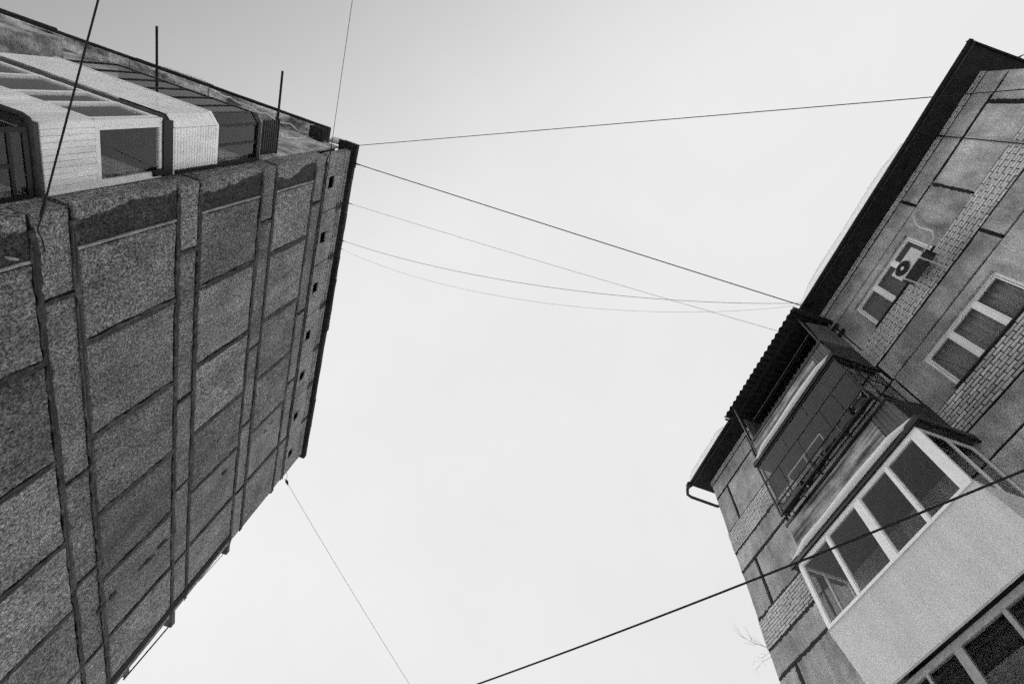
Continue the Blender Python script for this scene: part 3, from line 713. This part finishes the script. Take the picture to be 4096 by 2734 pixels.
for y, a, b in ((3.66, gz0 + .05, 10.285), (4.12, gz0 + .05, 10.285), (4.98, gz0 + .05, 10.285), (5.78, gz0 + .05, 10.285), (4.4, 10.31, gz1 - .06), (5.3, 10.31, gz1 - .06)): fr.box(gx - .012, gx + .012, y - .010, y + .010, a, b)
for x in (7.6, 8.24): fr.box(x - .012, x + .012, 3.055, 3.08, gz0 + .05, gz1 - .06)
fr.box(gx + .02, 8.25, 3.056, 3.078, 10.285, 10.31)
for x in (7.6, 8.24): fr.box(x - .012, x + .012, 6.34, 6.36, gz0 + .05, gz1 - .06)
fr.box(gx + .02, 8.25, 6.342, 6.358, 10.285, 10.31)
fr.build('glazing_frame', 'black', t4)
cs = [3.09, 3.65, 4.11, 4.97, 5.77, 6.335]
for a, b in zip(cs[:-1], cs[1:]): pane('x', gx, a + .02, b - .01, gz0 + .05, 10.28, t4)
for a, b in zip((3.09, 4.41, 5.31), (4.39, 5.29, 6.335)): pane('x', gx, a, b, 10.312, gz1 - .065, t4)
pane('y', 3.067, gx + .03, 7.585, gz0 + .05, gz1 - .07, t4); pane('y', 3.067, 7.615, 8.225, gz0 + .05, gz1 - .07, t4)
fr = MB()
for z in (9.86,): fr.box(gx + .028, gx + .045, 4.45, 5.70, z - .009, z + .009)
for y in (4.45, 5.70): fr.box(gx + .028, gx + .045, y - .009, y + .009, gz0 + .1, 9.85)
fr.box(gx + .028, gx + .045, 5.07, 5.085, gz0 + .1, 9.85)
fr.build('casement', 'white', t4)
snow_strip('snow', ((7.18, 2.80, 8.165), (7.18, 6.62, 8.165)), .10, .12, (-1, 0, 0), 'white snow ledge below the streaked parapet of the lower balcony', seg=44, droop=.06, mat='ledgesnow')
# third floor: white glazing over leaning pale cladding
t3 = balcony_slab(5.42, 2.98, 6.45, 7.70, 'balcony with white glazing over a broad pale parapet')
x = BX
zt, zb = 8.0, 6.58
fr = MB()
fr.box(x - .03, x + .03, BY0 + .02, BY1 - .02, zt - .07, zt); fr.box(x - .032, x + .03, BY0 + .02, BY1 - .02, zb, zb + .06)
for y, w in ((BY0 + .10, .18), (3.78, .055), (4.63, .15), (5.575, .055), (BY1 - .055, .09)): fr.box(x - .029, x + .029, y - w / 2, y + w / 2, zb + .06, zt - .07)
fr.build('glazing_frame', 'white', t3)
fr2 = MB()
e = [BY0 + .19, 3.7525, 3.8075, 4.555, 4.705, 5.5475, 5.6025, BY1 - .1]
for i in range(0, 8, 2): frame_rect(fr2, 'x', x + .004, .044, e[i] + .001, e[i + 1] - .001, zb + .061, zt - .071, .024)
fr2.build('casement', 'white', t3)
for i in range(0, 8, 2): pane('x', x, e[i] + .026, e[i + 1] - .026, zb + .086, zt - .096, t3)
for y in (BY0 + .035, BY1 - .035):
    sd_ = MB()
    sd_.box(x + .032, XR - .02, y - .02, y + .02, zt - .06, zt - .004); sd_.box(x + .032, XR - .02, y - .02, y + .02, zb + .002, zb + .058)
    for xx in (7.72, XR - .05): sd_.box(xx - .025, xx + .025, y - .02, y + .02, zb + .058, zt - .06)
    sd_.build('side_frame', 'white', t3)
for y in (BY0 + .035, BY1 - .035):
    pane('y', y, x + .034, 7.69, zb + .06, zt - .062, t3); pane('y', y, 7.75, XR - .08, zb + .06, zt - .062, t3)
MB().prism([(BX - .034, BY0 - .02, zb - .005), (BX - .034, BY1, zb - .005), (7.50, BY1, 5.56), (7.50, BY0 - .02, 5.56)], (.05, 0, 0)).build('parapet', 'cream', t3)
for y in (BY0 - .018, BY1 - .03): MB().prism([(BX + .018, y, zb - .01), (XR - .01, y, zb - .01), (XR - .01, y, 5.56), (7.552, y, 5.56)], (0, .03, 0)).build('parapet_side', 'cream', t3)
MB().box(BX - .05, BX + .03, BY0 - .03, BY1 + .01, zb - .004, zb - .0005).build('sill', 'acwhite', t3)
# second floor: dark glazing below
t2 = balcony_slab(2.6, 2.98, 6.45, 7.55, 'lowest balcony with white frames and dark glass')
x = 7.60; zt, zb = 5.51, 3.9
fr = MB()
fr.box(x - .03, x + .03, 3.0, 6.4, zt - .10, zt); fr.box(x - .03, x + .03, 3.0, 6.4, zb, zb + .06)
for y, w in ((3.05, .1), (4.0, .07), (4.9, .15), (5.55, .05), (6.3, .12)): fr.box(x - .029, x + .029, y - w / 2, y + w / 2, zb + .06, zt - .10)
fr.build('glazing_frame', 'dull', t2)
e = [3.1, 3.965, 4.035, 4.825, 4.975, 5.525, 5.575, 6.24]
for i in range(0, 8, 2): pane('x', x, e[i] + .002, e[i + 1] - .002, zb + .062, zt - .102, t2)
MB().box(7.575, 7.62, 3.0, 6.4, 2.735, zb - .002).build('parapet', 'wparapet', t2)
# ---- dark drying rack with folded tarpaulins on the fourth-floor rail
rk = empty('balcony_rack', (7.12, 4.6, 8.98), 'black cluttered rack hung outside along the streaked balcony parapet', 'rack')
fr = MB()
for z, x in ((9.36, 7.13), (9.34, 7.00), (9.08, 7.02)): fr.tube([(x, 3.02, z), (x, 6.15, z - .06)], .018, k=6)
for y in (3.02, 3.9, 4.9, 6.13): fr.tube([(7.19, y, 9.0), (7.15, y, 9.36), (7.0, y, 9.33), (7.02, y, 9.06), (7.19, y, 9.0)], .016, k=6)
fr.build('frame', 'black', rk)
for y0, y1, z0, z1 in ((3.05, 3.42, 9.10, 9.33), (3.46, 4.5, 9.04, 9.30), (4.56, 5.3, 9.06, 9.24), (5.33, 6.1, 8.99, 9.22)):
    MB().panel('x', 7.02 + R.uniform(-.02, .03), -.12, y0, y1, z0 + R.uniform(-.03, .03), z1 + R.uniform(-.03, .05), ch=.02, jit=.07, step=.09).build('clutter', 'black', rk)
for i in range(26):
    y = R.uniform(3.1, 6.1); x_ = R.uniform(7.03, 7.15)
    MB().tube([(x_, y, 9.2), (x_ + R.uniform(-.04, .04), y + R.uniform(-.12, .12), 9.32 + R.uniform(0, .08))], R.uniform(.006, .016), k=4).build('stick', 'black', rk)
ln = MB().tube([(BX - .02, 3.0, 12.26), (BX - .02, 5.8, 12.2)], .0035, k=5).build('clothes_line', 'mortar')
tag(ln, 'thin pale clothes line under the corrugated balcony roof', 'clothes line')
lp = empty('lamp', (7.27, 3.25, 9.45), 'small white lamp on a stalk behind the thin-framed glazing', 'lamp')
MB().tube([(7.275, 3.2, 9.62), (7.275, 3.26, 9.5), (7.275, 3.3, 9.28)], .013, k=6).build('stalk', 'white', lp)
MB().tube([(7.275, 3.15, 9.68), (7.275, 3.18, 9.65), (7.275, 3.22, 9.60)], [.02, .05, .03], k=8).build('lamp_head', 'white', lp)
# ---- air conditioner
ac = empty('air_conditioner', (8.05, .78, 11.5), 'white air conditioner unit on brackets beside the top-floor window', 'air conditioner')
AX, AY0, AY1, AZ0, AZ1 = 7.84, .42, 1.11, 11.49, 11.91
MB().box(AX + .021, AX + .29, AY0 + .004, AY1 - .004, AZ0, AZ1).build('casing', 'acbody', ac)
MB().panel('x', AX, -.02, AY0, AY1, AZ0 + .002, AZ1 - .002, ch=.012, jit=0, step=5).build('front_panel', 'acwhite', ac)
cy, cz = .88, 11.70
ring = MB()
for r_, w_ in ((.175, .012), (.14, .006), (.105, .006), (.07, .006)):
    ring.tube([(AX - .012, cy + r_ * math.cos(a * math.pi / 16), cz + r_ * math.sin(a * math.pi / 16)) for a in range(33)], w_ * .6, k=5, cap=False)
for a in range(8): ring.tube([(AX - .012, cy, cz), (AX - .012, cy + .175 * math.cos(a * math.pi / 4), cz + .175 * math.sin(a * math.pi / 4))], .004, k=5)
ring.build('fan_grille', 'darkmet', ac)
MB().tube([(AX - .001, cy, cz), (AX - .006, cy, cz)], .17, k=32).build('fan_opening', 'black', ac)
MB().tube([(AX - .005, cy, cz), (AX - .02, cy, cz)], .045, k=20).build('fan_hub', 'acwhite', ac)
for y in (.54, 1.04):
    MB().box(AX + .0, XR - .02, y - .018, y + .018, 11.445, 11.485).box(XR - .03, XR - .014, y - .018, y + .018, 11.2, 11.474).tube([(XR - .03, y, 11.23), (AX + .12, y, 11.475)], .012, k=6).build('bracket', 'acwhite', ac)
hose = [(8.25, -.25, 13.15), (8.24, -.16, 13.06), (8.22, -.04, 12.8), (8.22, .0, 12.6), (8.22, -.02, 12.35), (8.2, -.02, 12.14), (8.18, .1, 11.95), (8.12, .3, 11.85), (8.05, .45, 11.8)]
MB().tube(hose, .022, k=8).build('hose', 'acwhite', ac, smooth=True)
MB().box(8.13, 8.2, .36, .44, 11.6, 11.85).build('valve_cover', 'darkmet', ac)
# ================================================================== CABLES
def cable(name, a, b, sag, r, mat, label, n=28, group=None):
    a, b = Vector(a), Vector(b)
    pts = [a.lerp(b, i / n) - Vector((0, 0, 4 * sag * (i / n) * (1 - i / n))) for i in range(n + 1)]
    o = tag(MB().tube(pts, r, k=6).build(name, mat, None, (a.x, a.y, min(p.z for p in pts)), smooth=True), label, 'cable', group)
    d = (pts[1] - pts[0]).normalized()
    MB().tube([a - d * .12, a - d * .02, a + d * .10, a + d * .22], [.004 + r, .014 + r, .010 + r, r * 1.1], k=6).build('end_clamp', 'black', o)
    return o
cable('cable', (-6.47, 3.44, 6.2), (-6.15, -12, 12.0), .05, .013, 'cable', 'thick black cable crossing the white boarded balcony at far left')
cable('cable', (-6.46, 3.36, 15.0), (-6.5, -16, 15.4), .15, .007, 'cable', 'thin cable rising to the top edge from the left roof corner')
cable('cable', (-6.42, 3.32, 16.62), (8.27, -2.98, 12.22), .05, .011, 'cable', 'uppermost cable stretched between both buildings, reaching the right wall')
cable('cable', (-6.34, 3.86, 16.68), (7.60, 2.84, 14.05), .05, .015, 'cable', 'thickest straight cable between the roofs, ending at the right eave')
cable('cable', (-6.34, 5.2, 16.68), (7.30, 3.6, 13.56), .12, .005, 'wire', 'thin straight wire ending at the corrugated balcony roof')
cable('cable', (-6.34, 6.55, 16.68), (7.60, 2.78, 14.08), 1.75, .006, 'cable', 'upper of the two sagging wires between the roofs')
cable('cable', (-6.34, 6.85, 16.68), (7.60, 2.80, 14.02), 2.6, .003, 'wire', 'lowest and faintest sagging wire between the roofs')
c8 = cable('cable', (-6.45, 16.95, 15.35), (5.2, 26.8, 11.83), .12, .007, 'cable', 'thin wire running down the sky from the far left roof corner')
MB().tube([(-6.45, 16.9, 15.37), (-6.42, 16.96, 15.34), (-6.33, 17.06, 15.3)], [.03, .06, .03], k=8).build('insulator', 'black', c8)
MB().tube([(-6.5, 16.45, 15.35), (-6.47, 16.7, 15.42), (-6.45, 16.92, 15.36)], .008, k=5).build('tie_wire', 'black', c8)
cable('cable', (-.6, 11.9, 5.25), (8.27, -2.0, 5.15), .22, .014, 'cable', 'thick black cable sweeping across the lower right in front of the balconies')
cable('cable', (8.95, -3.9, 14.35), (13.5, -7.5, 18.0), .05, .010, 'cable', 'short thin wire above the upper right roof corner')
cable('cable', (8.24, -1.97, 14.1), (8.23, -1.9, 4.0), 0, .014, 'cable', 'black cable running down the right wall near the top right corner')
wc = []
for i in range(40):
    t = i / 39; wc.append((-6.455, 3.5 + 13 * t, 14.985 + .012 * math.sin(i * 1.7) - (.10 * math.sin(t * 3.1) if 0 else 0)))
tag(MB().tube(wc, .012, k=6).build('cable', 'cable'), 'black cable clipped along the joint below the attic vents', 'cable')
wc = [(-6.46, 3.4, 14.98 + .0), (-6.45, 3.7, 14.72), (-6.45, 4.0, 14.80), (-6.45, 4.35, 14.97)]
tag(MB().tube(wc, .010, k=6).build('cable', 'cable'), 'slack loop of cable hanging at the upper corner of the end wall', 'cable')
wc = [(-6.47, 3.44, 6.2), (-6.465, 3.55, 6.16), (-6.46, 3.66, 6.10), (-6.46, 3.74, 6.08), (-6.46, 3.82, 6.12), (-6.465, 3.9, 6.14), (-6.47, 4.05, 6.16)]
tag(MB().tube(wc, .010, k=6).build('cable', 'cable'), 'short cable tail dangling below the thick cable on the end wall', 'cable')
kb = MB().tube([(-6.5, 4.0, 5.64), (-6.46, 4.01, 5.66), (-6.42, 4.02, 5.70), (-6.40, 4.03, 5.73)], [.012, .022, .02, .01], k=8).build('insulator', 'dull')
tag(kb, 'small pale insulator knob on the blackened panel at the left edge', 'insulator')
# ================================================================== bare tree behind the right building
tr = empty('bare_tree', (15.2, 14.4, G0), 'leafless tree whose twigs show past the right building corner', 'tree')
MB().tube([(15.2, 14.4, G0), (15.15, 14.4, 4), (15.0, 14.5, 8), (14.8, 14.5, 11.0), (14.7, 14.5, 13.5)], [.24, .2, .14, .09, .04], k=8).build('trunk', 'bark', tr)
cr = MB()
def twig(p, d, L, r, depth, curl=.14):
    pts = [Vector(p)]; dd = Vector(d).normalized(); q = Vector(p)
    for i in range(5):
        dd = (dd + Vector((R.uniform(-curl, curl), R.uniform(-curl, curl), R.uniform(-curl * .4, curl)))).normalized()
        q = q + dd * L / 5; pts.append(q.copy())
    cr.tube(pts, [r * (1 - .15 * i) for i in range(6)], k=4, cap=False)
    if depth:
        for i in range(1, 6):
            nd = (dd * .6 + Vector((R.uniform(-1, 1), R.uniform(-.6, .6), R.uniform(-.7, .9)))).normalized()
            twig(pts[i], nd, L * R.uniform(.25, .5), max(r * .45, .003), depth - 1, .3)
for i in range(9):
    a = i * 2.4; zz = 7.5 + i * .6
    twig((15.0, 14.5, zz), (math.cos(a) * .6 + .35, math.sin(a) * .6, .7), 2.0, .04, 2)
cr.tube([(14.75, 14.5, 12.2), (13.6, 14.5, 12.75), (12.87, 14.5, 12.93), (12.19, 14.5, 12.95), (11.75, 14.5, 13.05)], [.03, .018, .011, .006, .003], k=5)
for p_, d_, L_ in (((12.6, 14.5, 12.95), (-.5, .1, .9), .5), ((12.4, 14.5, 12.94), (-.7, .1, -.5), .55), ((12.2, 14.5, 12.95), (-.3, 0, .9), .45), ((12.0, 14.5, 13.0), (-.9, .1, .3), .4), ((11.85, 14.5, 13.03), (-.4, 0, .9), .4), ((12.9, 14.5, 12.9), (-.6, .1, -.6), .9), ((13.1, 14.5, 12.85), (-.7, .2, -.75), 1.1)):
    twig(p_, d_, L_, .005, 1, .3)
cr.build('crown', 'bark', tr)
